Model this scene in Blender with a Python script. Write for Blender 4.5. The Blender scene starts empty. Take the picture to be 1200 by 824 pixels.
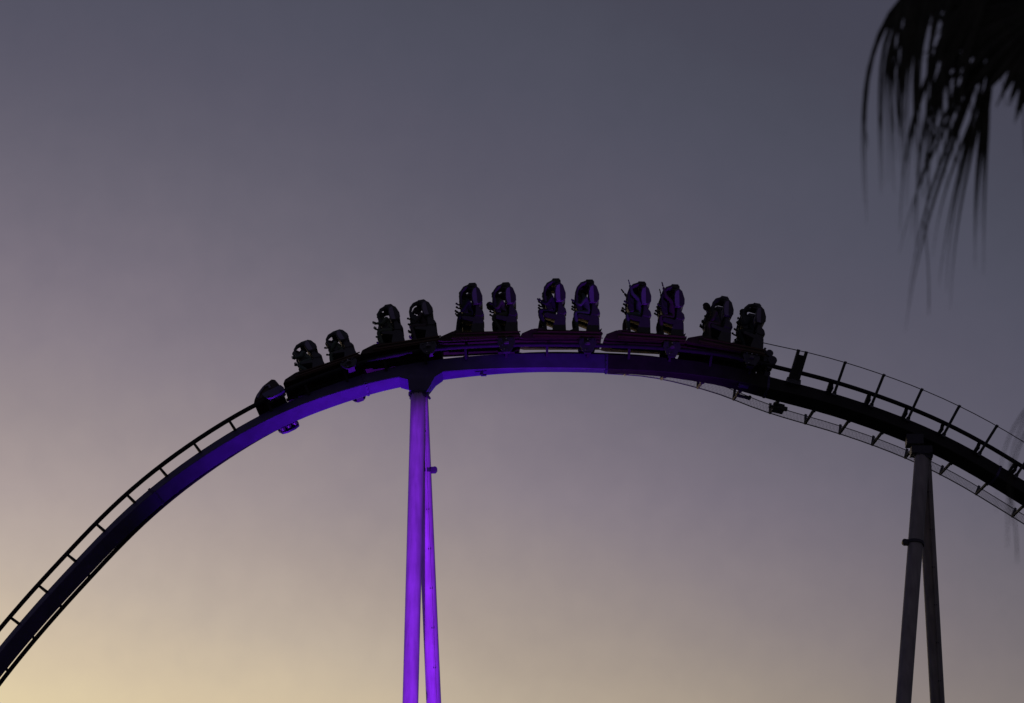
import bpy, bmesh, math, random
import numpy as np
from mathutils import Vector, Matrix
random.seed(7)
S = bpy.context.scene
COL = S.collection
R = math.radians

# ------------------------------------------------------------------ camera
CAM = Vector((0.0, 0.0, 1.7)); PITCH = R(20.0); FPX = 4000.0
cd = bpy.data.cameras.new("camera"); cam = bpy.data.objects.new("camera", cd); COL.objects.link(cam)
cam.location = CAM; cam.rotation_euler = (math.pi/2 + PITCH, 0, 0)
cd.sensor_width = 36.0; cd.lens = 36.0*FPX/1200.0; cd.clip_start = 0.5; cd.clip_end = 6000
cd.dof.use_dof = True; cd.dof.focus_distance = 100.0; cd.dof.aperture_fstop = 2.8
S.camera = cam
S.view_settings.view_transform = 'Standard'; S.view_settings.look = 'None'
S.view_settings.exposure = 0.0; S.view_settings.gamma = 1.0
FWD = Vector((0, math.cos(PITCH), math.sin(PITCH))); RT = Vector((1, 0, 0)); UPV = Vector((0, -math.sin(PITCH), math.cos(PITCH)))
def P(px, py, Y):
    d = FWD*FPX + RT*(px-600.0) - UPV*(py-412.0)
    return CAM + d*(Y-CAM.y)/d.y

# ------------------------------------------------------------------ dusk sky
def lin(c):
    return tuple((v/255/12.92 if v/255 <= .04045 else ((v/255+.055)/1.055)**2.4) for v in c) + (1.0,)
W = bpy.data.worlds.new("World"); S.world = W; W.use_nodes = True
nt = W.node_tree; nt.nodes.clear()
def N(t, **k):
    n = nt.nodes.new(t)
    for a, b in k.items(): setattr(n, a, b)
    return n
def M_(op, a, b=None):
    n = N('ShaderNodeMath', operation=op)
    for i, v in enumerate((a, b)):
        if v is None: continue
        if isinstance(v, (int, float)): n.inputs[i].default_value = v
        else: nt.links.new(v, n.inputs[i])
    return n.outputs[0]
tc = N('ShaderNodeTexCoord'); sep = N('ShaderNodeSeparateXYZ'); nt.links.new(tc.outputs['Generated'], sep.inputs[0])
el = M_('MULTIPLY', M_('ARCSINE', sep.outputs['Z']), 180/math.pi)
az = M_('MULTIPLY', M_('ARCTAN2', sep.outputs['X'], sep.outputs['Y']), 180/math.pi)
AZ0, EL0, KAZ = -15.0, -10.0, 0.85            # where the afterglow sits, beyond the left of the view
de = M_('SUBTRACT', el, EL0); da = M_('MULTIPLY', M_('SUBTRACT', az, AZ0), KAZ)
t = M_('SQRT', M_('ADD', M_('MULTIPLY', de, de), M_('MULTIPLY', da, da)))
nz = N('ShaderNodeTexNoise'); nz.inputs['Scale'].default_value = 22; nz.inputs['Detail'].default_value = 5
nt.links.new(tc.outputs['Generated'], nz.inputs['Vector'])
t = M_('ADD', t, M_('MULTIPLY', M_('SUBTRACT', nz.outputs['Fac'], .5), 0.9))
nz2 = N('ShaderNodeTexNoise'); nz2.inputs['Scale'].default_value = 110; nz2.inputs['Detail'].default_value = 3   # fine mottling of the sky tone, standing in for image grain
nt.links.new(tc.outputs['Generated'], nz2.inputs['Vector'])
t = M_('ADD', t, M_('MULTIPLY', M_('SUBTRACT', nz2.outputs['Fac'], .5), 0.55))
ramp = N('ShaderNodeValToRGB'); nt.links.new(M_('DIVIDE', t, 160.0), ramp.inputs[0])
stops = [(0, (236, 150, 84)), (10, (248, 196, 138)), (19, (240, 213, 174)), (24.5, (222, 204, 183)), (25.6, (208, 190, 176)), (26.9, (187, 172, 166)), (28.1, (169, 155, 153)),
         (29.3, (152, 140, 143)), (30.6, (136, 126, 135)), (31.8, (121, 113, 125)), (33, (107, 102, 115)), (34.2, (96, 93, 107)), (35.4, (88, 86, 101)),
         (36.6, (81, 81, 96)), (37.9, (75, 76, 90)), (39.1, (70, 70, 84)), (44, (60, 60, 76)), (60, (52, 54, 70)), (100, (54, 54, 70)), (158, (60, 56, 70))]
cr = ramp.color_ramp
while len(cr.elements) < len(stops): cr.elements.new(.5)
for e_, (p_, c_) in zip(cr.elements, stops):
    e_.position = p_/160; e_.color = lin(c_)
bg = N('ShaderNodeBackground'); bg.inputs['Strength'].default_value = 1.0
low = N('ShaderNodeMapRange'); low.inputs['From Min'].default_value = 17.5; low.inputs['From Max'].default_value = 14.0; nt.links.new(el, low.inputs[0])
warm = N('ShaderNodeMix', data_type='RGBA', blend_type='MULTIPLY'); warm.inputs['B'].default_value = (1.04, 1.04, .84, 1)
nt.links.new(low.outputs[0], warm.inputs['Factor']); nt.links.new(ramp.outputs[0], warm.inputs['A'])
nt.links.new(warm.outputs['Result'], bg.inputs[0])
wo = N('ShaderNodeOutputWorld'); nt.links.new(bg.outputs[0], wo.inputs[0])

# ------------------------------------------------------------------ materials
def mat(name, base, rough=.5, metal=0.0, var=.15, scale=6.0, rnd=False, spec=.5):
    m = bpy.data.materials.new(name); m.use_nodes = True
    n = m.node_tree; b = n.nodes['Principled BSDF']
    b.inputs['Roughness'].default_value = rough; b.inputs['Metallic'].default_value = metal
    b.inputs['Specular IOR Level'].default_value = spec
    tx = n.nodes.new('ShaderNodeTexCoord'); no = n.nodes.new('ShaderNodeTexNoise')
    no.inputs['Scale'].default_value = scale; no.inputs['Detail'].default_value = 5
    n.links.new(tx.outputs['Object'], no.inputs['Vector'])
    r = n.nodes.new('ShaderNodeValToRGB')
    r.color_ramp.elements[0].position = .3; r.color_ramp.elements[1].position = .7
    r.color_ramp.elements[0].color = tuple(c*(1-var) for c in base)+(1,)
    r.color_ramp.elements[1].color = tuple(min(1, c*(1+var)) for c in base)+(1,)
    n.links.new(no.outputs['Fac'], r.inputs[0])
    out = r.outputs[0]
    if rnd:
        oi = n.nodes.new('ShaderNodeObjectInfo'); hs = n.nodes.new('ShaderNodeHueSaturation')
        mr = n.nodes.new('ShaderNodeMapRange'); mr.inputs['To Min'].default_value = .5; mr.inputs['To Max'].default_value = 1.9
        n.links.new(oi.outputs['Random'], mr.inputs[0]); n.links.new(mr.outputs[0], hs.inputs['Value'])
        n.links.new(oi.outputs['Random'], hs.inputs['Hue']); n.links.new(out, hs.inputs['Color']); out = hs.outputs[0]
    n.links.new(out, b.inputs['Base Color'])
    bp = n.nodes.new('ShaderNodeBump'); bp.inputs['Strength'].default_value = .15; bp.inputs['Distance'].default_value = .01
    n2 = n.nodes.new('ShaderNodeTexNoise'); n2.inputs['Scale'].default_value = scale*6; n.links.new(tx.outputs['Object'], n2.inputs['Vector'])
    n.links.new(n2.outputs['Fac'], bp.inputs['Height']); n.links.new(bp.outputs[0], b.inputs['Normal'])
    return m
MT = dict(
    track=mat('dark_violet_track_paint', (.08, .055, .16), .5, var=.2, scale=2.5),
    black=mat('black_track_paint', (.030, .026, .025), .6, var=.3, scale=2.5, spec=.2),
    rail=mat('dark_rail_paint', (.03, .027, .034), .6, var=.2, spec=.15),
    column=mat('pale_grey_column_paint', (.40, .355, .34), .5, var=.16, scale=1.2),
    flange=mat('dark_steel_flange', (.06, .055, .07), .5, .3),
    galv=mat('galvanised_steel', (.12, .12, .125), .5, .4),
    mesh=mat('wire_mesh_steel', (.16, .16, .17), .6, .2),
    body=mat('dark_maroon_train_paint', (.045, .028, .018), .55, var=.35, scale=5, spec=.3),
    trim=mat('brown_trim_paint', (.09, .045, .028), .6, spec=.3),
    deck=mat('black_deck_plate', (.05, .05, .042), .75, spec=.2),
    shell=mat('black_seat_plastic', (.05, .046, .05), .5),
    pad=mat('violet_grey_padding', (.22, .18, .28), .6),
    bar=mat('black_restraint_foam', (.04, .04, .042), .6),
    chrome=mat('bare_axle_steel', (.5, .5, .52), .2, 1.0),
    wheel=mat('grey_polyurethane_wheel', (.14, .12, .14), .35),
    cloth=mat('rider_clothing', (.07, .05, .05), .9, rnd=True, scale=12),
    skin=mat('skin', (.33, .2, .15), .6, var=.08),
    hair=mat('dark_hair', (.02, .015, .012), .7),
    leaf=mat('dry_palm_leaf', (.06, .06, .04), .8, var=.4, scale=8),
    bark=mat('palm_bark', (.09, .07, .05), .95, var=.4, scale=10),
    concrete=mat('concrete', (.3, .29, .27), .9, var=.15),
    grass=mat('ground_grass', (.05, .07, .03), .95, var=.4, scale=.6),
    path=mat('asphalt_path', (.05, .05, .05), .9, var=.2, scale=3),
    lampbody=mat('black_lamp_housing', (.02, .02, .02), .5),
)
cm_ = MT['column'].node_tree; _b = cm_.nodes['Principled BSDF']; _t = cm_.nodes.new('ShaderNodeTexCoord'); _m = cm_.nodes.new('ShaderNodeMapping')
_m.inputs['Scale'].default_value = (9, 9, .35); _n = cm_.nodes.new('ShaderNodeTexNoise'); _n.inputs['Scale'].default_value = 1.0; _n.inputs['Detail'].default_value = 6
_r = cm_.nodes.new('ShaderNodeMapRange'); _r.inputs['From Min'].default_value = .35; _r.inputs['From Max'].default_value = .7; _r.inputs['To Min'].default_value = 1.0; _r.inputs['To Max'].default_value = .72
_x = cm_.nodes.new('ShaderNodeVectorMath'); _x.operation = 'SCALE'; _src = _b.inputs['Base Color'].links[0].from_socket
cm_.links.new(_t.outputs['Object'], _m.inputs[0]); cm_.links.new(_m.outputs[0], _n.inputs['Vector']); cm_.links.new(_n.outputs['Fac'], _r.inputs[0])
cm_.links.new(_src, _x.inputs[0]); cm_.links.new(_r.outputs[0], _x.inputs['Scale']); cm_.links.new(_x.outputs[0], _b.inputs['Base Color'])
def emis(name, col, s):
    m = bpy.data.materials.new(name); m.use_nodes = True; b = m.node_tree.nodes['Principled BSDF']
    b.inputs['Base Color'].default_value = col+(1,); b.inputs['Emission Color'].default_value = col+(1,)
    b.inputs['Emission Strength'].default_value = s; return m
MT['lens'] = emis('violet_lamp_lens', (.35, .05, 1.0), 3.0)

# ------------------------------------------------------------------ mesh helpers
class MB:
    def __init__(s): s.v = []; s.f = []
    def add(s, vs, fs):
        o = len(s.v); s.v += [Vector(x) for x in vs]; s.f += [tuple(i+o for i in f) for f in fs]; return s
    def box(s, c, d, rot=None, taper=1.0):
        c = Vector(c); hx, hy, hz = d[0]/2, d[1]/2, d[2]/2; vs = []
        for z in (-1, 1):
            k = taper if z > 0 else 1.0
            for x, y in ((-1, -1), (1, -1), (1, 1), (-1, 1)):
                p = Vector((x*hx*k, y*hy*k, z*hz))
                if rot is not None: p = rot @ p
                vs.append(c+p)
        return s.add(vs, [(3, 2, 1, 0), (4, 5, 6, 7), (0, 1, 5, 4), (1, 2, 6, 5), (2, 3, 7, 6), (3, 0, 4, 7)])
    def prism(s, prof, y0, y1, inset=0.0):
        # prof: list of (x,z) anticlockwise seen from -y; chamfered along y when inset > 0
        n = len(prof); cx = sum(p[0] for p in prof)/n; cz = sum(p[1] for p in prof)/n
        rings = [(y0, 1), (y1, 1)] if not inset else [(y0, 0), (y0+inset, 1), (y1-inset, 1), (y1, 0)]
        vs = []
        for y, full in rings:
            for x, z in prof:
                if full: vs.append((x, y, z))
                else:
                    dx, dz = cx-x, cz-z; L = math.hypot(dx, dz) or 1
                    vs.append((x+dx/L*inset, y, z+dz/L*inset))
        m = len(rings); fs = [tuple(range(n)), tuple(reversed([(m-1)*n+i for i in range(n)]))]
        for r in range(m-1):
            for i in range(n):
                j = (i+1) % n; fs.append((r*n+i, (r+1)*n+i, (r+1)*n+j, r*n+j))
        return s.add(vs, fs)
    def tube(s, pts, r, n=8, cap=True):
        pts = [Vector(p) for p in pts]; k = len(pts)
        rr = r if isinstance(r, (list, tuple)) else [r]*k
        ref = None; vs = []
        for i, p in enumerate(pts):
            tdir = (pts[min(i+1, k-1)]-pts[max(i-1, 0)]).normalized()
            if ref is None:
                ref = tdir.orthogonal().normalized()
            ref = (ref - tdir*ref.dot(tdir)).normalized(); b = tdir.cross(ref)
            for j in range(n):
                a = 2*math.pi*j/n; vs.append(p + (ref*math.cos(a)+b*math.sin(a))*rr[i])
        fs = []
        for i in range(k-1):
            for j in range(n):
                q = (j+1) % n; fs.append((i*n+j, i*n+q, (i+1)*n+q, (i+1)*n+j))
        if cap: fs += [tuple(reversed(range(n))), tuple((k-1)*n+j for j in range(n))]
        return s.add(vs, fs)
    def cyl(s, c, axis, r, h, n=20):
        a = Vector(axis).normalized()*h/2; c = Vector(c); return s.tube([c-a, c+a], r, n)
    def ell(s, c, r, n=12, m=8, fn=None):
        vs = []; fs = []
        for i in range(m+1):
            th = math.pi*i/m
            for j in range(n):
                a = 2*math.pi*j/n
                p = Vector((math.sin(th)*math.cos(a), math.sin(th)*math.sin(a), math.cos(th)))
                if fn: p = fn(p)
                vs.append(Vector(c)+Vector((p.x*r[0], p.y*r[1], p.z*r[2])))
        for i in range(m):
            for j in range(n):
                q = (j+1) % n; fs.append((i*n+j, (i+1)*n+j, (i+1)*n+q, i*n+q))
        return s.add(vs, fs)
    def mesh(s, name, m, org=None, smooth=None):
        me = bpy.data.meshes.new(name)
        o = Vector(org) if org is not None else Vector((0, 0, 0))
        me.from_pydata([tuple(v-o) for v in s.v], [], s.f)
        bm = bmesh.new(); bm.from_mesh(me); bmesh.ops.remove_doubles(bm, verts=bm.verts, dist=1e-5)
        bmesh.ops.recalc_face_normals(bm, faces=bm.faces); bm.to_mesh(me); bm.free()
        me.materials.append(m)
        if smooth:
            me.polygons.foreach_set('use_smooth', [True]*len(me.polygons)); me.set_sharp_from_angle(angle=R(smooth))
        return me
def link(name, data, parent=None, mw=None):
    o = bpy.data.objects.new(name, data); COL.objects.link(o)
    if parent: o.parent = parent
    if mw is not None: o.matrix_basis = mw
    return o
def obj(name, mb, m, parent=None, mw=None, org=None, smooth=35):
    return link(name, mb.mesh(name, m, org, smooth), parent, mw)
def tag(o, label=None, cat=None, group=None, kind=None):
    for k, v in (('label', label), ('category', cat), ('group', group), ('kind', kind)):
        if v: o[k] = v
    return o
def thing(name, mw, label, cat, group=None):
    o = link(name, None, None, mw); o.empty_display_size = .3
    return tag(o, label, cat, group)

# ------------------------------------------------------------------ track centre line and frames
Y0 = 94.0
near_rail = [(-260, 1090), (-180, 975), (-90, 855), (-20, 761), (46, 683.7), (76.6, 650.8), (111.5, 613.9), (146.4, 580.4), (188, 546), (226.3, 518.5),
    (262, 495.5), (299, 474.6), (336, 456.9), (392, 435.5), (430, 423.5), (470, 414.8), (515, 408.5), (560, 405.3), (600, 404.1), (640, 403.8),
    (680, 404.2), (711, 405.1), (766, 407.4), (816, 411.8), (865, 419.0), (903.7, 429), (940, 437.5), (976.5, 447.2), (1023.8, 462.3),
    (1060, 475.6), (1100, 492.5), (1153.7, 520), (1200, 548), (1300, 612), (1420, 700), (1540, 795)]
phi_pts = [(-260, 78), (46, 74), (104, 73), (175, 70), (250, 66), (350, 60), (400, 53), (440, 47), (480, 42), (515, 34), (580, 21), (622, 16), (700, 16),
    (766, 17), (816, 24), (865, 32), (903, 40), (950, 46), (1540, 46)]
yaw_pts = [(-260, 0), (640, 0), (760, .06), (900, .2), (1100, .24), (1540, .24)]
xs = np.arange(-260, 1541, 2.0)
def catmull(pts, q):
    px_ = np.array([p[0] for p in pts], float); py_ = np.array([p[1] for p in pts], float)
    m = np.gradient(py_, px_); out = np.empty_like(q)
    idx = np.clip(np.searchsorted(px_, q, side='right')-1, 0, len(px_)-2)
    h = px_[idx+1]-px_[idx]; u = (q-px_[idx])/h
    return (2*u**3-3*u**2+1)*py_[idx]+(u**3-2*u**2+u)*h*m[idx]+(-2*u**3+3*u**2)*py_[idx+1]+(u**3-u**2)*h*m[idx+1]
def smooth(a, w):
    k = np.exp(-.5*(np.arange(-3*w, 3*w+1)/w)**2); k /= k.sum()
    lo = a[0]-(a[1]-a[0])*np.arange(3*w, 0, -1); hi = a[-1]+(a[-1]-a[-2])*np.arange(1, 3*w+1)
    return np.convolve(np.concatenate([lo, a, hi]), k, 'valid')
ys = smooth(catmull(near_rail, xs), 7)
ph = smooth(np.interp(xs, [p[0] for p in phi_pts], [p[1] for p in phi_pts]), 10)
yw = smooth(np.interp(xs, [p[0] for p in yaw_pts], [p[1] for p in yaw_pts]), 12)
Yd = Y0 + np.cumsum(yw)*2.0/40.0
RAILP = [P(float(x), float(y), float(Y)) for x, y, Y in zip(xs, ys, Yd)]
G = 1.0                                     # rail gauge
FR = []; s_acc = 0.0
for i, p in enumerate(RAILP):
    a_ = RAILP[max(i-3, 0)]; b_ = RAILP[min(i+3, len(RAILP)-1)]
    T = (b_-a_).normalized(); c = (CAM-p).normalized(); c = (c-T*c.dot(T)).normalized(); a = T.cross(-c).normalized()
    if a.z < 0: a = -a
    f = R(float(ph[i])); U = a*math.cos(f)-c*math.sin(f); Nn = a*math.sin(f)+c*math.cos(f)
    O = p - Nn*(G/2)
    if FR: s_acc += (O-FR[-1][1]).length
    FR.append((s_acc, O, T, U, Nn, float(xs[i])))
SARR = np.array([f[0] for f in FR]); XARR = np.array([f[5] for f in FR])
def s_of(px): return float(np.interp(px, XARR, SARR))
def frame(s):
    i = int(np.clip(np.searchsorted(SARR, s)-1, 0, len(FR)-2)); k = (s-FR[i][0])/(FR[i+1][0]-FR[i][0])
    A, B = FR[i], FR[i+1]
    T = A[2].lerp(B[2], k).normalized(); U = A[3].lerp(B[3], k); U = (U-T*U.dot(T)).normalized(); Nn = T.cross(U).normalized()
    if Nn.dot(A[4]) < 0: Nn = -Nn
    return A[1].lerp(B[1], k), T, U, Nn
def at(s, n, z):                            # point beside the track: n toward the near side, z above the rails
    O, T, U, Nn = frame(s); return O+Nn*n+U*z
def fm(s):                                  # local x = travel direction (left), y = near side, z = up
    O, T, U, Nn = frame(s)
    m = Matrix((-T, Nn, U)).transposed().to_4x4(); m.translation = O; return m
S0, S1 = SARR[0], SARR[-1]
def srange(a, b, st): return list(np.linspace(a, b, max(2, int((b-a)/st)+1)))
def sweep(mb, prof, a, b, st=.4):
    n = len(prof); ss = srange(a, b, st); vs = [at(s, p[0], p[1]) for s in ss for p in prof]; fs = []
    for i in range(len(ss)-1):
        for j in range(n):
            q = (j+1) % n; fs.append((i*n+j, i*n+q, (i+1)*n+q, (i+1)*n+j))
    fs += [tuple(range(n)), tuple((len(ss)-1)*n+j for j in reversed(range(n)))]
    return mb.add(vs, fs)
def ring(n0, z0, r, k=12): return [(n0+r*math.cos(2*math.pi*i/k), z0+r*math.sin(2*math.pi*i/k)) for i in range(k)]
ORG = Vector((P(490, 460, Y0).x, Y0, 0))
inv = Matrix.Translation(-ORG)
track = thing('roller_coaster_track', Matrix.Translation(ORG), 'dark roller coaster track arching over two tall supports against the dusk sky', 'coaster track')
SW, ST, SH = .46, .18, .46                  # spine box: width, top below the rails, height
w = SW/2; ch = .015; zb = -ST-SH
sp_prof = [(-w+ch, -ST), (w-ch, -ST), (w, -ST-ch), (w, zb+ch), (w-ch, zb), (-w+ch, zb), (-w, zb+ch), (-w, -ST-ch)]
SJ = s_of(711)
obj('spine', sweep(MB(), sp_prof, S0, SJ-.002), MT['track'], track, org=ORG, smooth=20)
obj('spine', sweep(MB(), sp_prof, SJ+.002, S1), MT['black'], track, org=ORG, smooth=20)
for n0 in (G/2, -G/2):
    obj('rail', sweep(MB(), ring(n0, 0, .066), S0, S1), MT['rail'], track, org=ORG, smooth=50)
# cross ties : a plate on the spine carrying one sloping arm to each rail
tie = MB()
for sg in (1, -1):
    vs = []
    for x in (-.035, .035):
        vs += [(x, sg*(w-.10), -ST+.002), (x, sg*(w+.03), -ST+.002), (x, sg*(w+.03), -ST-.14), (x, sg*(G/2-.03), -.065), (x, sg*(G/2+.02), -.055), (x, sg*(G/2-.06), .01)]
    q = [0, 1, 2, 3, 4, 5]
    tie.add([v for v in vs], [(0, 2, 3, 4, 5), (11, 10, 9, 8, 6), (0, 6, 8, 2), (2, 8, 9, 3), (3, 9, 10, 4), (4, 10, 11, 5), (5, 11, 6, 0)])
tie.box((0, 0, -ST+.012), (.16, SW-.06, .022))
tie_me = tie.mesh('crosstie', MT['rail'], smooth=30)
s_t0 = s_of(226.5); pitch = 1.2
k0 = int(math.ceil((S0-s_t0)/pitch))
tie_s = []
while s_t0+k0*pitch < S1:
    s = s_t0+k0*pitch
    # on the right of the crest the ties sit just left of each handrail post
    tie_s.append(s); link('crosstie', tie_me, track, inv @ fm(s)); k0 += 1
# bolted flange joints of the spine
fl = MB()
for sg in (1, -1): fl.box((0, sg*(w+.012), -ST-SH/2), (.07, .024, SH-.02))
fl.box((0, 0, zb-.014), (.07, SW, .028))
for y in (-.15, 0, .15): fl.cyl((0, y, zb-.034), (0, 0, 1), .018, .02, 6)
for z in (-ST-.1, -ST-.23, -ST-.36):
    for sg in (1, -1): fl.cyl((0, sg*(w+.032), z), (0, 1, 0), .018, .02, 6)
fl_me = fl.mesh('spine_flange', MT['track'])
for px in (-60, 166, 421, 712, 905, 1180): link('spine_flange', fl_me, track, inv @ fm(s_of(px)))
# small hangers under the spine
sb = MB(); sb.cyl((0, .1, zb-.06), (0, 0, 1), .05, .14, 12); sb.box((-.06, .1, zb-.13), (.16, .06, .05)); sb.box((.1, .1, zb-.02), (.2, .1, .04))
obj('cable_clamp', sb, MT['track'], track, inv @ fm(s_of(563)))
sb = MB(); sb.box((0, .1, zb-.03), (.3, .12, .055)); sb.cyl((.1, .1, zb-.06), (0, 1, 0), .035, .1, 10)
obj('cable_clamp', sb, MT['track'], track, inv @ fm(s_of(878)))
# conduit along the spine side
obj('cable_conduit', sweep(MB(), ring(-w-.05, zb+.06, .02, 6), s_of(600), S1, .6), MT['rail'], track, org=ORG)

# ------------------------------------------------------------------ evacuation walkway on the right half of the track
WK0 = s_of(716)
post_px = [939.5, 990, 1035.8, 1080, 1124, 1168, 1212, 1262, 1312, 1362, 1412]
def post_s(px_top):      # arc length whose near post top lands there
    best = min(np.linspace(s_of(px_top)-2, s_of(px_top)+2, 161), key=lambda s: abs(proj(at(s, 1.1, .30))[0]-px_top)); return float(best)
def proj(p):
    d = p-CAM; z = d.dot(FWD); return (600+FPX*d.dot(RT)/z, 412-FPX*d.dot(UPV)/z)
posts = [post_s(p) for p in post_px]
pm = MB()
pm.tube([(0, w-.02, -.25), (0, 1.1, .30)], .045, 6)
pm.box((0, .25, -.25), (.11, .10, .16)); pm.box((-.01, 1.1, .30), (.08, .06, .05))
post_me = pm.mesh('handrail_post', MT['galv'])
wide = MB()
AR = Matrix.Rotation(math.atan2(.55, .89), 3, 'X')
for x in (-.14, .10): wide.box((x, .655, .03), (.09, 1.08, .08), AR)
wide.box((-.02, .60, -.0), (.16, .92, .03), AR); wide.box((-.02, .28, -.24), (.42, .16, .2))
wide_me = wide.mesh('gate_post', MT['galv'])
for i, s in enumerate(posts):
    link('gate_post' if i == 0 else 'handrail_post', wide_me if i == 0 else post_me, track, inv @ fm(s))
# short notched rail chairs just left of every post
cm = MB(); cm.box((0, .43, -.1), (.07, .05, .22)); cm.box((.045, .43, -.06), (.05, .05, .04)); cm.box((.045, .43, -.14), (.05, .05, .04)); cm.box((.0, .34, -.19), (.1, .2, .05))
chair_me = cm.mesh('rail_chair', MT['rail'])
for s in posts[1:]: link('rail_chair', chair_me, track, inv @ fm(s-.14))
s_start = s_of(884)
obj('handrail_cable', sweep(MB(), ring(1.1, .30, .014, 5), s_start, S1, .5), MT['galv'], track, org=ORG)
# far side : outriggers, toe boards, cables and the wire mesh strip between them
om = MB(); om.tube([(0, -w+.02, zb+.06), (0, -.62, -.50), (0, -1.1, -.40)], [.055, .05, .045], 6); om.box((0, -1.1, -.22), (.075, .05, .38)); om.box((0, -.26, zb+.07), (.1, .1, .14))
out_me = om.mesh('walkway_bracket', MT['galv'])
def far_s(px):
    return float(min(np.linspace(s_of(px)-2, s_of(px)+2, 201), key=lambda q: abs(proj(at(float(q), -1.1, -.4))[0]-px)))
fs_ = [far_s(p) for p in (732, 775, 817.5, 860, 902, 943.7, 983.7, 1022.3, 1061, 1102, 1144, 1186, 1229, 1273, 1318, 1364)]
for q in fs_: link('walkway_bracket', out_me, track, inv @ fm(q))
obj('walkway_cable', sweep(MB(), ring(-1.1, -.405, .018, 5), WK0, S1, .5), MT['galv'], track, org=ORG)
obj('walkway_cable', sweep(MB(), ring(-1.1, -.08, .013, 5), WK0+.8, S1, .5), MT['galv'], track, org=ORG)
mesh_strip = MB()
for z in np.linspace(-.36, -.12, 6): sweep(mesh_strip, ring(-1.1, float(z), .0035, 3), WK0+.8, S1, .8)
for q in np.arange(WK0+.8, S1, .045):
    a_, b_ = at(float(q), -1.1, -.4), at(float(q), -1.1, -.08); mesh_strip.tube([a_, b_], .0035, 3, False)
tag(obj('wire_mesh', mesh_strip, MT['mesh'], track, org=ORG, smooth=None), kind='stuff')
# maintenance box hanging below the far side
hb = MB(); hb.box((0, -.62, -.56), (.34, .24, .20)); hb.box((-.2, -.62, -.52), (.16, .1, .1)); hb.cyl((.22, -.62, -.56), (1, 0, 0), .05, .12, 10)
obj('junction_box', hb, MT['galv'], track, inv @ fm(s_of(926)))
hb = MB(); hb.box((0, -.5, -.62), (.36, .1, .05)); hb.cyl((-.2, -.5, -.6), (0, 1, 0), .05, .12, 10)
obj('junction_box', hb, MT['galv'], track, inv @ fm(s_of(884)))

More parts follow.
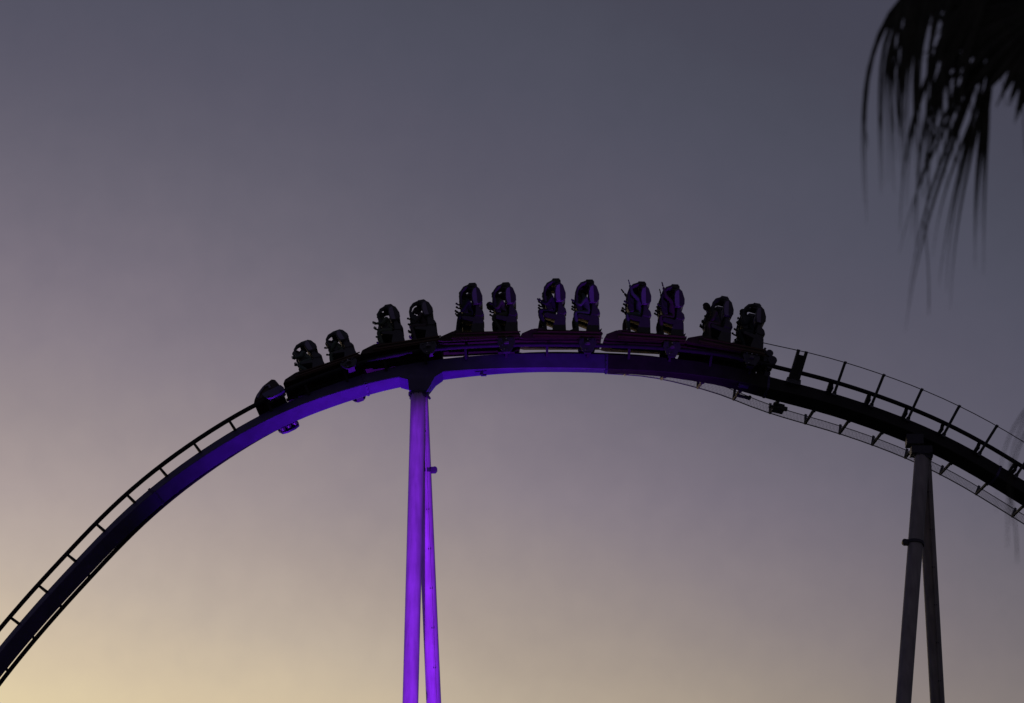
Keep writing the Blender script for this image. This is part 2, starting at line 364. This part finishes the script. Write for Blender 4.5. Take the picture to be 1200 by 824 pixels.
# ------------------------------------------------------------------ supports
def tower(px_top, py_top, legA, legB, label, saddle_px, collar=None, plate=False):
    s = s_of(saddle_px); bot = at(s, 0, zb)
    top = P(px_top, py_top, bot.y)
    base = Vector((top.x, top.y, 0))
    t_ = thing('support_tower', Matrix.Translation(base), label, 'coaster support', 'tall coaster supports')
    # saddle : loft from the spine bottom down to the flange
    O, T, U, Nn = frame(s); mb = MB()
    if not plate:
        u = []; rows = [(.68, .232, zb+.10), (.66, .235, zb-.02), (.42, .24, zb-.16)]
        for hx, hy, z in rows:
            for x, y in ((-1, -1), (1, -1), (1, 1), (-1, 1)): u.append(at(s+x*hx, y*hy, z if abs(hx) < .5 else z))
        for k_ in range(4):
            sx, sy = ((-1, -1), (1, -1), (1, 1), (-1, 1))[k_]; u.append(top+Vector((sx*.27, -sy*.27, .0)))
        f_ = [(3, 2, 1, 0)]
        for r_ in range(3):
            for k_ in range(4):
                q = (k_+1) % 4; f_.append((r_*4+k_, r_*4+q, (r_+1)*4+q, (r_+1)*4+k_))
        f_.append((12, 13, 14, 15)); mb.add(u, f_)
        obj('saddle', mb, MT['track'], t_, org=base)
    else:
        mb.box(top+Vector((-.05, 0, .10)), (.62, .5, .22)); mb.box(bot+Vector((.1, 0, -.1)), (.5, .46, .3))
        obj('saddle', mb, MT['flange'], t_, org=base)
    c = MB(); c.cyl(top+Vector((0, 0, -.02)), (0, 0, 1), .30, .06, 28); c.cyl(top+Vector((0, 0, -.11)), (0, 0, 1), .265, .10, 28)
    for k_ in range(12):
        a = 2*math.pi*k_/12; c.cyl(top+Vector((.272*math.cos(a), .272*math.sin(a), -.075)), (0, 0, 1), .018, .04, 6)
    if not plate: c.tube([top+Vector((.22, -.1, -.05)), top+Vector((.34, -.14, -.22))], [.05, .035], 8)
    obj('head_flange', c, MT['flange'], t_, org=base)
    for (bx, by, dY, tx, ty), r_ in ((legA, .222), (legB, .215)):
        a = top+Vector((tx, ty, -.05)); b = P(bx, by, top.y+dY); d = (b-a); foot = a+d*((a.z-.45)/-d.z)
        lg = obj('leg', MB().tube([a, foot], r_, 32), MT['column'], t_, org=base, smooth=50)
        for zf in (12.0, 24.0):
            k_ = (a.z-zf)/(a.z-foot.z); p = a.lerp(foot, k_); fr = MB(); ax = d.normalized()
            fr.cyl(p-ax*.03, ax, r_+.07, .05, 28); fr.cyl(p+ax*.03, ax, r_+.07, .05, 28)
            obj('bolted_flange', fr, MT['column'], lg, org=Vector((0, 0, 0)) + base)
        ft = MB(); ft.box((foot.x, foot.y, .2), (1.5, 1.5, .5)); ft.cyl((foot.x, foot.y, .48), (0, 0, 1), .42, .06, 24)
        obj('footing', ft, MT['concrete'], t_, org=base)
        if dY > 0:
            cn = MB(); off_ = Vector((.07, -(r_+.012), 0)); cn.tube([a.lerp(foot, .02)+off_, foot+off_+Vector((0, 0, .1))], .022, 8)
            obj('conduit', cn, MT['column'], lg, org=base)
            for q_ in range(1, 30):
                p = a.lerp(foot, q_/30); cl_ = MB(); cl_.box(p+off_, (.08, .03, .03)); obj('conduit_clip', cl_, MT['flange'], lg, org=base)
        if collar and collar[2] == (dY > 0):
            k_ = (a-P(collar[0], collar[1], a.y+dY*.5)).z/(a.z-foot.z); p = a+d*k_*((a.z-foot.z)/-d.z); cc = MB()
            cc.cyl(p, d, r_+.035, .09, 28); cc.box(p+Vector((collar[3]*(r_+.06), -.05, .02)), (.14, .16, .16)); cc.cyl(p+Vector((collar[3]*(r_+.10), -.05, .03)), (0, 1, 0), .08, .18, 12)
            obj('lamp_collar', cc, MT['flange'], lg, org=base)
    return top, t_
topL, towerL = tower(490.5, 461, (482.1, 777, -1.1, -.01, -.05), (506.3, 777, 1.1, .06, .05),
    'tall twin legged support glowing violet under the left of the train', 489, (500, 555.5, True, 1))
topR, towerR = tower(1081.5, 533, (1062.2, 777, -1.1, -.03, -.04), (1096, 777, 1.1, .03, .06),
    'tall twin legged support left dark outside the violet beams at the right', 1079, (1072, 636, False, -1), plate=True)

# ------------------------------------------------------------------ the train
car_px = [391, 482.5, 573.5, 668.5, 767, 860]
DZ = .40
def side(prof, y0, y1, inset=0.0): return MB().prism(prof, y0, y1, inset)
# shared meshes of a car ------------------------------------------------
body_prof = [(1.50, .16), (1.43, .30), (1.08, .455), (.88, .475), (.70, .43), (-.86, .40), (-.92, .30), (-.88, .17), (1.36, .13)]
M_body = side(body_prof, -.60, .60, .03).mesh('body_shell', MT['body'], smooth=25)
M_floor = side([(.78, .455), (-.84, .418), (-.84, .405), (.78, .44)], -.52, .52).mesh('floor', MT['deck'])
M_trims = [MB().box((xc, sg*yy, z), (ln, t_, h)).mesh('side_trim', MT['trim']) for sg in (1, -1) for xc, yy, z, ln, t_, h in
    ((.02, .612, .355, 1.9, .022, .035), (.1, .614, .24, 2.0, .026, .05), (.05, .607, .185, 2.0, .012, .025))]
M_nose = MB().prism([(1.40, .345), (1.12, .478), (1.12, .50), (1.42, .36)], -.4, .4).mesh('nose_panel', MT['deck'])
mb = MB(); mb.box((.2, 0, .12), (2.0, .20, .10)); mb.box((-.5, 0, .13), (.5, 1.06, .08)); mb.tube([(1.2, 0, .12), (1.55, 0, .12)], .05, 8)
M_chassis = mb.mesh('chassis', MT['deck'])
# wheel carrier : plate hanging round the rail, running / side / up-stop wheels
def carrier_mb(sg):
    m = MB()
    m.prism([(.22, .16), (-.22, .16), (-.26, .02), (-.15, -.22), (-.06, -.28), (.06, -.28), (.15, -.22), (.26, .02)], sg*.62-.02, sg*.62+.02)
    m.box((0, sg*.56, .14), (.46, .16, .06)); m.box((0, sg*.56, -.25), (.2, .16, .05))
    for x in (-.15, .15): m.cyl((x, sg*.645, .13), (0, 1, 0), .035, .03, 8)
    m.cyl((0, sg*.645, -.2), (0, 1, 0), .03, .03, 8); m.cyl((.12, sg*.645, -.05), (0, 1, 0), .025, .03, 8)
    return m
def wheel_mb(c, ax, r, wd):
    m = MB(); m.cyl(c, ax, r, wd, 24); a = Vector(ax).normalized(); m.cyl(Vector(c)+a*wd*.5, ax, r*.55, .02, 16); m.cyl(Vector(c)-a*wd*.5, ax, r*.55, .02, 16); return m
CARR = {}
for sg in (1, -1):
    CARR[sg] = (carrier_mb(sg).mesh('wheel_carrier', MT['flange']),
        [wheel_mb((x, sg*.5, .165), (0, 1, 0), .10, .08).mesh('wheel', MT['wheel'], smooth=40) for x in (-.15, .15)]
        + [wheel_mb((x, sg*.645-.0*sg, -.0), (0, 0, 1), .075, .06).mesh('wheel', MT['wheel'], smooth=40) for x in (0,)]
        + [wheel_mb((0, sg*.5, -.145), (0, 1, 0), .075, .07).mesh('wheel', MT['wheel'], smooth=40)],
        [MB().cyl((0, sg*.645, .13), (0, 1, 0), .018, .03, 8).mesh('axle_nut', MT['chrome']), MB().cyl((.07, sg*.645, -.2), (0, 1, 0), .014, .04, 8).mesh('axle_nut', MT['chrome'])])
def add_carriers(root, x):
    for sg in (1, -1):
        c = link('wheel_carrier', CARR[sg][0], root, Matrix.Translation((x, 0, 0)))
        for wme in CARR[sg][1]: link('wheel', wme, c)
        [link('axle_nut', q, c) for q in CARR[sg][2]]
# seat ------------------------------------------------------------------
# origin on the deck, x forward, z up
mb = MB()
mb.prism([(.15, 0), (.18, .08), (.10, .34), (.42, .46), (.44, .53), (.36, .55), (.06, .50), (-.02, .62), (-.10, .62), (-.20, .40), (-.22, .0)], -.20, .20, .02)
M_seat = mb.mesh('seat', MT['shell'], smooth=30)
mb = MB(); mb.prism([(.04, .52), (.03, .80), (-.01, .98), (-.11, .99), (-.09, .86), (-.12, .77), (-.20, .68), (-.23, .56), (-.14, .48)], -.22, .22, .03)
M_back = mb.mesh('backrest', MT['shell'], smooth=30)
mb = MB()
for sg in (1, -1):
    mb.prism([(.08, .86), (.12, 1.0), (.13, 1.22), (.10, 1.40), (-.02, 1.47), (-.12, 1.38), (-.20, 1.14), (-.20, .98), (-.13, .89), (-.02, .86)], sg*.235-.03, sg*.235+.03, .018)
mb.prism([(-.04, .80), (-.06, 1.44), (-.12, 1.36), (-.19, 1.12), (-.19, .98), (-.12, .90)], -.23, .23)
mb.prism([(.25, 1.42), (.23, 1.55), (.18, 1.62), (.0, 1.625), (-.05, 1.56), (-.06, 1.34), (.02, 1.40)], -.15, .15, .02)
M_head = mb.mesh('headrest', MT['shell'], smooth=30)
mb = MB()
mb.prism([(.06, .90), (.09, 1.02), (.10, 1.22), (.06, 1.36), (-.02, 1.40), (-.05, .88)], -.278, .278)
M_pad = mb.mesh('head_pad', MT['pad'], smooth=30)
mb = MB()
for sg in (1, -1):
    pts = [(.05, sg*.10, 1.49), (.18, sg*.12, 1.52), (.32, sg*.14, 1.46), (.42, sg*.15, 1.34), (.465, sg*.15, 1.18), (.455, sg*.15, 1.02), (.42, sg*.14, .90), (.33, sg*.12, .82)]
    mb.tube(pts, [.06, .07, .06, .045, .042, .055, .075, .08], 8)
mb.prism([(.38, .62), (.46, .76), (.46, .97), (.42, 1.12), (.30, 1.04), (.26, .66)], -.16, .16, .02)
M_rest = mb.mesh('shoulder_restraint', MT['bar'], smooth=40)
M_grips = []
for sg in (1, -1):
    mb = MB(); mb.tube([(.42, sg*.13, .91), (.53, sg*.13, .93), (.565, sg*.13, .96)], .026, 8); mb.ell((.57, sg*.13, .965), (.036, .032, .034), 8, 6)
    M_grips.append((mb.mesh('hand_grip', MT['bar'], smooth=60), 'hand_grip'))
SEATP = [(M_back, 'backrest'), (M_head, 'headrest'), (M_pad, 'head_pad'), (M_rest, 'shoulder_restraint')] + M_grips

# riders ------------------------------------------------------------------
def skin_body(J, E):
    me = bpy.data.meshes.new('rider'); me.from_pydata([j[0] for j in J], E, []); o = bpy.data.objects.new('rider_tmp', me); COL.objects.link(o)
    md = o.modifiers.new('skin', 'SKIN'); md.use_smooth_shade = True; sl = me.skin_vertices[0].data
    for i, j in enumerate(J): sl[i].radius = (j[1], j[2] if len(j) > 2 else j[1])
    sl[0].use_root = True
    o.modifiers.new('sub', 'SUBSURF').levels = 1
    dg = bpy.context.evaluated_depsgraph_get(); ev = bpy.data.meshes.new_from_object(o.evaluated_get(dg)); bpy.data.objects.remove(o); return ev
def rider(lean=0.0, arms='grip', foot=(.42, .06), knee=(.50, .61), spread=.10):
    hip = Vector((.10, 0, .60)); L = R(lean)
    def tor(x, z, y=0): v = Vector((x, 0, z)); v = Vector((v.x*math.cos(L)+v.z*math.sin(L), y, -v.x*math.sin(L)+v.z*math.cos(L))); return hip+v
    sh = tor(.02, .46); nk = tor(.05, .56); hd = tor(.12, .67)
    J = [(hip, .15, .14), (tor(0.02, .22), .15, .13), (tor(.03, .38), .17, .13), (nk, .06), (hd, .07)]
    E = [(0, 1), (1, 2), (2, 3), (3, 4)]; hands = []
    for sg in (1, -1):
        b = len(J); S_ = tor(.02, .45, sg*.17)
        if arms == 'grip': el_ = tor(.20, .22, sg*.22); ha = Vector((.50, sg*.15, .93))
        elif arms == 'up': el_ = tor(.20, .62, sg*.24); ha = tor(.26 if sg > 0 else .14, .90, sg*.25)
        elif arms == 'knee': el_ = tor(.22, .20, sg*.22); ha = Vector((.44, sg*.14, .70))
        elif arms == 'one': el_ = tor(.20, .62, .24) if sg > 0 else tor(.20, .22, -.22); ha = tor(.34, .86, .22) if sg > 0 else Vector((.50, -.15, .93))
        J += [(S_, .07), (el_, .055), (ha, .038)]; E += [(2, b), (b, b+1), (b+1, b+2)]; hands.append((el_, ha, sg))
    for sg in (1, -1):
        b = len(J); kx = knee[0]; fx, fz = foot
        J += [(Vector((.12, sg*.10, .59)), .10), (Vector((kx, sg*(spread+.01), knee[1])), .078), (Vector((fx, sg*spread, fz+.09)), .05), (Vector((fx+.03, sg*spread, fz+.02)), .042, .035), (Vector((fx+.15, sg*spread, fz)), .038, .03)]
        E += [(0, b), (b, b+1), (b+1, b+2), (b+2, b+3), (b+3, b+4)]
    me = skin_body(J, E)
    n_body = len(me.polygons)
    # head with face, and hands with five fingers, grown onto the same mesh
    ex = MB()
    rot = Matrix.Rotation(L*.6, 3, 'Y')
    def hp(x, y, z): return hd+rot@Vector((x, y, z))
    def fn(p):
        q = p.copy()
        if q.z < 0: q.x = q.x*(1+.12*q.z)+.12*(-q.z); q.y *= 1+.30*q.z
        if q.z > 0: q.x -= .06
        return q
    hm = MB().ell((0, 0, 0), (.098, .078, .118), 16, 12, fn); hc = Vector((.015, 0, .07))
    ex.add([hd+rot@(v*1.08+hc) for v in hm.v], hm.f)
    nose = MB().prism([(.10, .085), (.128, .045), (.10, .035)], -.014, .014); ex.add([hd+rot@v for v in nose.v], nose.f)
    for sg in (1, -1):
        e_ = MB().ell((.0, sg*.08, .065), (.02, .012, .032), 8, 6); ex.add([hd+rot@v for v in e_.v], e_.f)
        e_ = MB().ell((.092, sg*.032, .085), (.012, .014, .009), 8, 6); ex.add([hd+rot@v for v in e_.v], e_.f)
    e_ = MB().ell((.098, 0, .012), (.012, .026, .009), 8, 6); ex.add([hd+rot@v for v in e_.v], e_.f)
    for el_, ha, sg in hands:
        d = (ha-el_).normalized(); sd = Vector((0, 1, 0)); sd = (sd-d*sd.dot(d)).normalized(); up = d.cross(sd)
        if arms in ('up', 'one') and ha.z > 1.2: curl = .15
        else: curl = 1.0
        pm_ = MB().ell((0, 0, 0), (1, 1, 1), 10, 6); c0 = ha+d*.045
        ex.add([c0+d*v.x*.055+sd*v.y*.042+up*v.z*.018 for v in pm_.v], pm_.f)
        for k_, (off_, ln) in enumerate(((-.030, .065), (-.010, .078), (.011, .073), (.030, .058))):
            a = ha+d*.085+sd*off_; sp = sd*off_*.35; p1 = a+d*ln*.45+sp; p2 = p1+(d*(1-.8*curl)-up*curl*sg*.9)*ln*.35; p3 = p2+(d*(1-1.6*curl)-up*curl*sg*.5)*ln*.28
            ex.tube([a-d*.02, p1, p2, p3], [.011, .0105, .010, .007], 6)
        a = ha+d*.03+sd*sg*-.035; ex.tube([a, a+(d*.5-sd*sg*.8)*.04, a+(d*1.0-sd*sg*.6)*.055-up*sg*.015*curl], [.012, .011, .008], 6)
    bm = bmesh.new(); bm.from_mesh(me); vs = [bm.verts.new(v) for v in ex.v]; fcs = []
    for f in ex.f:
        try: fcs.append(bm.faces.new([vs[i] for i in f]))
        except ValueError: pass
    bmesh.ops.recalc_face_normals(bm, faces=fcs)
    for f in fcs: f.smooth = True; f.material_index = 1
    bm.to_mesh(me); bm.free(); me.materials.clear(); me.materials.append(MT['cloth']); me.materials.append(MT['skin'])
    # hair cap
    hr = MB(); cap = MB().ell((0, 0, 0), (.122, .102, .140), 16, 12)
    for sg in (0,):
        hv = []; keep = {}
        for i, v in enumerate(cap.v):
            q = Vector(v)
            if q.z < -.02 and q.x > -.02: q = q*.80
            if q.x > .05 and q.z < .05: q = q*.78
            hv.append(hd+rot@(q+hc+Vector((-.008, 0, .006))))
        hr.add(hv, cap.f)
    hme = hr.mesh('hair', MT['hair'], smooth=80)
    # shoes
    sme = []
    for sg in (1, -1):
        fx, fz = foot; shoe = MB()
        shoe.prism([(fx-.05, fz-.03), (fx+.20, fz-.035), (fx+.215, fz+.0), (fx+.12, fz+.04), (fx+.05, fz+.085), (fx-.045, fz+.08)], sg*spread-.045, sg*spread+.045, .012)
        sme.append(shoe.mesh('shoe', MT['bar'], smooth=40))
    return me, hme, sme
RID = [rider(lean=9), rider(lean=12, arms='knee', foot=(.56, .05), knee=(.47, .60)), rider(lean=5, arms='up', foot=(.40, .05), knee=(.49, .60)),
       rider(lean=30, arms='knee', foot=(.40, .06)), rider(lean=7, arms='grip', foot=(.36, .07), knee=(.56, .64), spread=.14), rider(lean=8, arms='one', foot=(.48, .05)),
       rider(lean=16, arms='grip', foot=(.30, .06), knee=(.52, .60), spread=.07), rider(lean=3, arms='knee', foot=(.47, .06), knee=(.53, .62), spread=.16)]
pose_txt = ['hands on grips', 'legs stretched forward', 'both arms raised', 'torso bent forward', 'knees lifted', 'one arm raised', 'feet tucked back', 'knees apart']
#            (near front, near back, far front, far back) pose per car
poses = [(6, 1, 0, 7), (0, 7, 1, 6), (1, 6, 0, 3), (4, 0, 1, 7), (2, 2, 5, 2), (3, 6, 0, 1)]
rr_ = random.Random(11)
ordn = ['first', 'second', 'third', 'fourth', 'fifth', 'sixth']
side_note = ['just behind the lead wheels', 'above the violet support', 'just right of the violet support', 'at the top of the arch',
             'its riders with raised arms', 'the rearmost, by the handrail']
for k, px in enumerate(car_px):
    m = fm(s_of(px))
    car = thing('coaster_car', m, '%s dark coaster car from the left, %s' % (ordn[k], side_note[k]), 'coaster car', 'cars of the roller coaster train')
    link('body_shell', M_body, car); link('floor', M_floor, car); [link('side_trim', q, car) for q in M_trims]; link('nose_panel', M_nose, car); link('chassis', M_chassis, car)
    add_carriers(car, -.5)
    for r_, x in ((0, .35), (1, -.64)):
        for c_, y in ((0, .31), (1, -.31)):
            loc = Matrix.Translation((x, y, DZ+.03-(.02 if r_ else 0)))
            st = link('seat', M_seat, car, loc)
            for me, nm in SEATP:
                rq = Matrix.Translation((.05, 0, 1.45)) @ Matrix.Rotation(R(rr_.uniform(-3, 7)), 4, 'Y') @ Matrix.Translation((-.05, 0, -1.45)) if nm == 'shoulder_restraint' else None
                link(nm, me, st, rq)
            pz = poses[k][c_*2+r_]
            wm = m @ loc @ Matrix.Translation((rr_.uniform(-.02, .03), rr_.uniform(-.02, .02), 0)) @ Matrix.Rotation(R(rr_.uniform(-5, 5)), 4, 'Z')
            p = link('person', RID[pz][0], None, wm)
            vis = 'nearer' if c_ == 0 else 'farther'
            tag(p, '%s rider of the %s row in the %s car from left, %s' % (vis, ('front', 'back')[r_], ordn[k], pose_txt[pz]), 'person', 'riders on the coaster train')
            link('hair', RID[pz][1], p); [link('shoe', q, p) for q in RID[pz][2]]
    if k == 5:                                # rear bumper with its round wheel covers
        b = MB()
        b.box((-1.0, 0, .2), (.2, .9, .22))
        for x, z, r2 in ((-1.06, .38, .11), (-1.16, .16, .14), (-1.10, -.06, .10)): b.cyl((x, .40, z), (0, 1, 0), r2, .2, 18); b.cyl((x, -.40, z), (0, 1, 0), r2, .2, 18)
        b.prism([(-.8, .40), (-.92, .62), (-.98, .60), (-.94, .52), (-1.02, .50), (-1.0, .38)], .3, .36)
        obj('rear_bumper', b, MT['flange'], car)
    if k in (3, 4):
        b = MB(); b.prism([(-.80, .38), (-.84, .50), (-.93, .56), (-.90, .46), (-.96, .40), (-.92, .34)], .3, .36)
        obj('rear_bracket', b, MT['flange'], car)
# lead wheel assembly ahead of the first car
m = fm(s_of(316.5))
zc = thing('lead_wheel_carriage', m, 'small rounded dark wheel carriage leading the train down the left slope', 'coaster carriage')
b = MB(); b.prism([(.50, .02), (.46, .12), (.34, .34), (.12, .60), (-.04, .72), (-.36, .84), (-.42, .76), (-.44, .30), (-.40, .06), (.2, .0)], -.60, .60, .05); obj('cowl', b, MT['body'], zc)
b = MB(); b.box((-.02, 0, .0), (.5, 1.0, .1)); b.tube([(-.2, 0, .05), (-.75, 0, .08)], .05, 8); obj('chassis', b, MT['deck'], zc)
for sg in (1, -1):
    b = MB(); b.tube([(.34, sg*.60, .12), (.20, sg*.615, .34), (.0, sg*.62, .54), (-.16, sg*.62, .50), (-.14, sg*.615, .30)], .035, 8); obj('cowl_trim', b, MT['pad'], zc)
    b = MB(); b.tube([(-.40, sg*.61, .05), (-.2, sg*.62, .0), (.1, sg*.62, -.08)], .03, 8); obj('cowl_trim', b, MT['trim'], zc)
for sg in (1, -1):
    m_ = MB(); m_.prism([(.30, .16), (-.30, .16), (-.34, -.05), (-.30, -.24), (-.16, -.31), (.10, -.31), (.24, -.24), (.30, -.05)], sg*.62-.03, sg*.62+.03)
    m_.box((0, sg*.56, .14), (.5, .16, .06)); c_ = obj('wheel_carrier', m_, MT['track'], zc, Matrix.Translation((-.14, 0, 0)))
    for x, z, r_ in ((-.18, .165, .1), (.18, .165, .1), (-.22, -.165, .09), (-.02, -.17, .09), (.17, -.165, .085)):
        obj('wheel', wheel_mb((x, sg*.51, z), (0, 1, 0), r_, .09), MT['wheel'], c_)
    for x, z in ((-.2, -.2), (.18, -.18)): obj('axle_nut', MB().cyl((x, sg*.655, z), (0, 1, 0), .025, .03, 8), MT['flange'], c_)

# ------------------------------------------------------------------ ground, footings and floodlights
g = MB(); n = 24
for i in range(n+1):
    for j in range(n+1):
        x = -1500+3000*i/n; y = -1000+3000*j/n; g.v.append(Vector((x, y, 0)))
for i in range(n):
    for j in range(n): g.f.append((i*(n+1)+j, (i+1)*(n+1)+j, (i+1)*(n+1)+j+1, i*(n+1)+j+1))
tag(obj('ground', g, MT['grass'], smooth=None), kind='structure')
pa = MB(); pa.add([(-60, 60, .02), (60, 60, .02), (60, 66, .02), (-60, 66, .02)], [(0, 1, 2, 3)])
tag(obj('path', pa, MT['path'], smooth=None), kind='structure')
def flood(loc, target, power, half, blend, label, col=(.27, .03, 1.0)):
    loc = Vector(loc); d = (Vector(target)-loc).normalized(); q = d.to_track_quat('-Z', 'Y').to_matrix().to_4x4(); q.translation = loc
    t_ = thing('floodlight', Matrix.Translation((loc.x, loc.y, 0)), label, 'floodlight', 'violet floodlights under the coaster')
    rel = Matrix.Translation(-Vector((loc.x, loc.y, 0))) @ q
    hb = MB(); hb.box((0, 0, .14), (.5, .36, .24), taper=.7); obj('lamp_housing', hb, MT['lampbody'], t_, rel)
    ln = MB(); ln.cyl((0, 0, .012), (0, 0, 1), .15, .01, 24); obj('lamp_lens', ln, MT['lens'], t_, rel)
    yk = MB(); yk.box((0, 0, .05), (.4, .4, .1)); yk.box((-.29, 0, loc.z/2+.05), (.03, .08, loc.z)); yk.box((.29, 0, loc.z/2+.05), (.03, .08, loc.z)); obj('yoke', yk, MT['galv'], t_)
    ld = bpy.data.lights.new('flood_beam', 'SPOT'); ld.energy = power; ld.color = col; ld.spot_size = 2*half; ld.spot_blend = blend; ld.shadow_soft_size = .15
    link('flood_beam', ld, t_, rel)
cx = topL.x
flood((cx-1.5, Y0-32, .7), (cx+.05, Y0, .7+32*math.tan(R(41.0))), 205000, R(5.75), .22, 'black floodlight in front of the violet support, aimed at its legs', (.24, .016, 1.0))
ul = at(s_of(430), 0, zb)
flood((ul.x+.5, ul.y-1.0, .7), ul, 66000, R(13.5), 1.0, 'black floodlight on the ground straight below the arch, aimed upward', (.22, .02, 1.0))
ur = at(s_of(690), 0, .6)
flood((ur.x+16, Y0-14, .7), ur, 36000, R(6.5), .9, 'black floodlight to the right of the arch, aimed at the train', (.28, .03, 1.0))

# ------------------------------------------------------------------ fan palm close to the camera
def leaf_strip(mb, pts, ws, nrm, fold=.35):
    k = len(pts); vs = []
    for i, p in enumerate(pts):
        tdir = (pts[min(i+1, k-1)]-pts[max(i-1, 0)]).normalized(); sd = tdir.cross(nrm)
        sd = sd.normalized() if sd.length > 1e-4 else Vector((1, 0, 0)); up = sd.cross(tdir).normalized()
        vs += [p-sd*ws[i], p+up*ws[i]*fold, p+sd*ws[i], p-up*.004]
    fs = []
    for i in range(k-1):
        a = i*4; b = a+4; fs += [(a, a+1, b+1, b), (a+1, a+2, b+2, b+1), (a+2, a+3, b+3, b+2), (a+3, a, b, b+3)]
    mb.add(vs, fs)
def frond(root, crown, hub, out, nrm, spread, nseg, L, droop, rnd, wd=.026, thread=.5, cover=.5, name='frond', ds=.25, single=True):
    """petiole from the crown to the hub, then pleated segments fanned about direction `out` in the plane square to nrm"""
    org = root.matrix_basis.translation
    mb = MB(); mid = crown.lerp(hub, .5)+Vector((0, 0, .12)); mb.tube([crown, mid, hub], [.03, .02, .014], 6)
    fr = obj(name, mb, MT['leaf'], root, org=org)
    sm = MB()
    for i in range(nseg):
        if single: sm = MB()
        a = (i/(nseg-1)-.5)*spread + rnd.uniform(-.03, .03)
        d = Matrix.Rotation(a, 3, nrm) @ out; ln = L*(1-.25*abs(a)/(spread/2+.01))*rnd.uniform(.86, 1.08)
        st = 14; pts = [hub.copy()]; ws = [.005]; dd = d.copy(); dr = droop*rnd.uniform(.7, 1.35)
        wob = Vector((rnd.uniform(-.05, .05), rnd.uniform(-.05, .05), 0))
        for j in range(1, st+1):
            u = j/st
            g_ = dr*(max(0, u-ds)**1.3)*1.4
            dd = (dd + Vector((0, 0, -1))*g_ + wob*.4*u).normalized()
            pts.append(pts[-1]+dd*ln/st)
            if u < cover: w_ = wd*math.sin(min(1, u/cover)*math.pi/2+.15)
            else: w_ = wd*max(.13, (1-(u-cover)/(1-cover))**1.2)*(1-.4*thread*(u-cover))
            ws.append(w_*(.3 if u >= .999 else 1))
        leaf_strip(sm, pts, ws, nrm)
        if rnd.random() < thread:      # dry thread hanging from the tip of the segment
            p = pts[int(st*.72)]; wx, wy = rnd.uniform(-.03, .03), rnd.uniform(-.03, .03); q = [p+Vector((wx*math.sin(k_*.35), wy*math.sin(k_*.3), -.08*k_)) for k_ in range(rnd.randint(3, 9))]
            sm.tube(q, [.005]+[.004]*(len(q)-2)+[.0015], 3)
        if single: obj('leaf_segment', sm, MT['leaf'], fr, org=org, smooth=None)
    if single: return fr
    so = obj('leaf_segments', sm, MT['leaf'], fr, org=org, smooth=None); so['kind'] = 'stuff'
    return fr
YP = 19.0
def palm(px, py, Y, label, fronds, seed):
    rnd = random.Random(seed); c = P(px, py, Y); base = Vector((c.x+.15, c.y+.1, 0))
    root = thing('fan_palm', Matrix.Translation(base), label, 'palm tree')
    tr = MB(); pts = [base.lerp(c, k_/16)+Vector((.04*math.sin(k_*.5), 0, 0)) for k_ in range(17)]
    rr = [.26-.07*k_/16+(.05 if k_ == 0 else 0)+.012*(k_ % 2) for k_ in range(17)]
    tr.tube(pts, rr, 14); obj('trunk', tr, MT['bark'], root, org=base, smooth=70)
    for f in fronds: frond(root, c, rnd=rnd, **f)
    # the rest of the crown, outside the picture
    for i in range(15):
        a = i*2.4+.3; e = .9-.13*i; d = Vector((abs(math.cos(a))*.9+.25, math.sin(a), 0)).normalized()
        out = (d*math.cos(e)+Vector((0, 0, 1))*math.sin(e)).normalized(); hub = c+out*.95
        nrm = out.cross(Vector((-d.y, d.x, 0))).normalized()
        frond(root, c, hub, out, nrm, 2.6, 26, .85, .35, rnd, single=False)
    return root
view = (P(1150, 60, YP)-CAM).normalized()
nv = -view
def fr_(hx, hy, dY, ox, oy, spread, nseg, L, droop, tilt=0.0, **k):
    hub = P(hx, hy, YP+dY); out = (P(hx+ox, hy+oy, YP+dY)-hub).normalized()
    n_ = (nv+Vector((.0, 0, tilt))).normalized(); n_ = (n_-out*n_.dot(out)).normalized()
    return dict(hub=hub, out=out, nrm=n_, spread=spread, nseg=nseg, L=L, droop=droop, **k)
palm(1330, -70, YP, 'dark fan palm with drooping dry fronds hanging in at the upper right corner', [
    fr_(1240, -4, 0, -100, 76, 1.6, 34, .98, .03, wd=.030, thread=.12, cover=.7),
    fr_(1225, -30, .25, -90, 92, 1.0, 22, 1.08, .06, wd=.030, thread=.15, cover=.6),
    fr_(1158, -62, .35, -95, 38, .46, 12, 2.15, .95, wd=.017, thread=.45, cover=.4, ds=.04),
    fr_(1160, -80, -.3, -80, 60, .46, 13, 2.0, .85, wd=.018, thread=.4, cover=.45, ds=.04),
    fr_(1190, -60, .1, -90, 70, .5, 12, 1.55, .70, wd=.024, thread=.3, cover=.5, ds=.04),
    fr_(1172, -40, -.1, -60, 90, .34, 9, 2.05, .45, wd=.017, thread=.4, cover=.45, ds=.1),
    fr_(1168, 30, .4, -34, 100, .40, 7, 2.05, .22, wd=.015, thread=.3, cover=.35),
    fr_(1160, 90, .2, -22, 100, .36, 5, 1.6, .20, wd=.012, thread=.2, cover=.3),
    fr_(1284, 405, -.8, -60, 62, .18, 5, 1.60, .62, wd=.008, thread=.4, cover=.3, name='dead_frond'),
], 5)
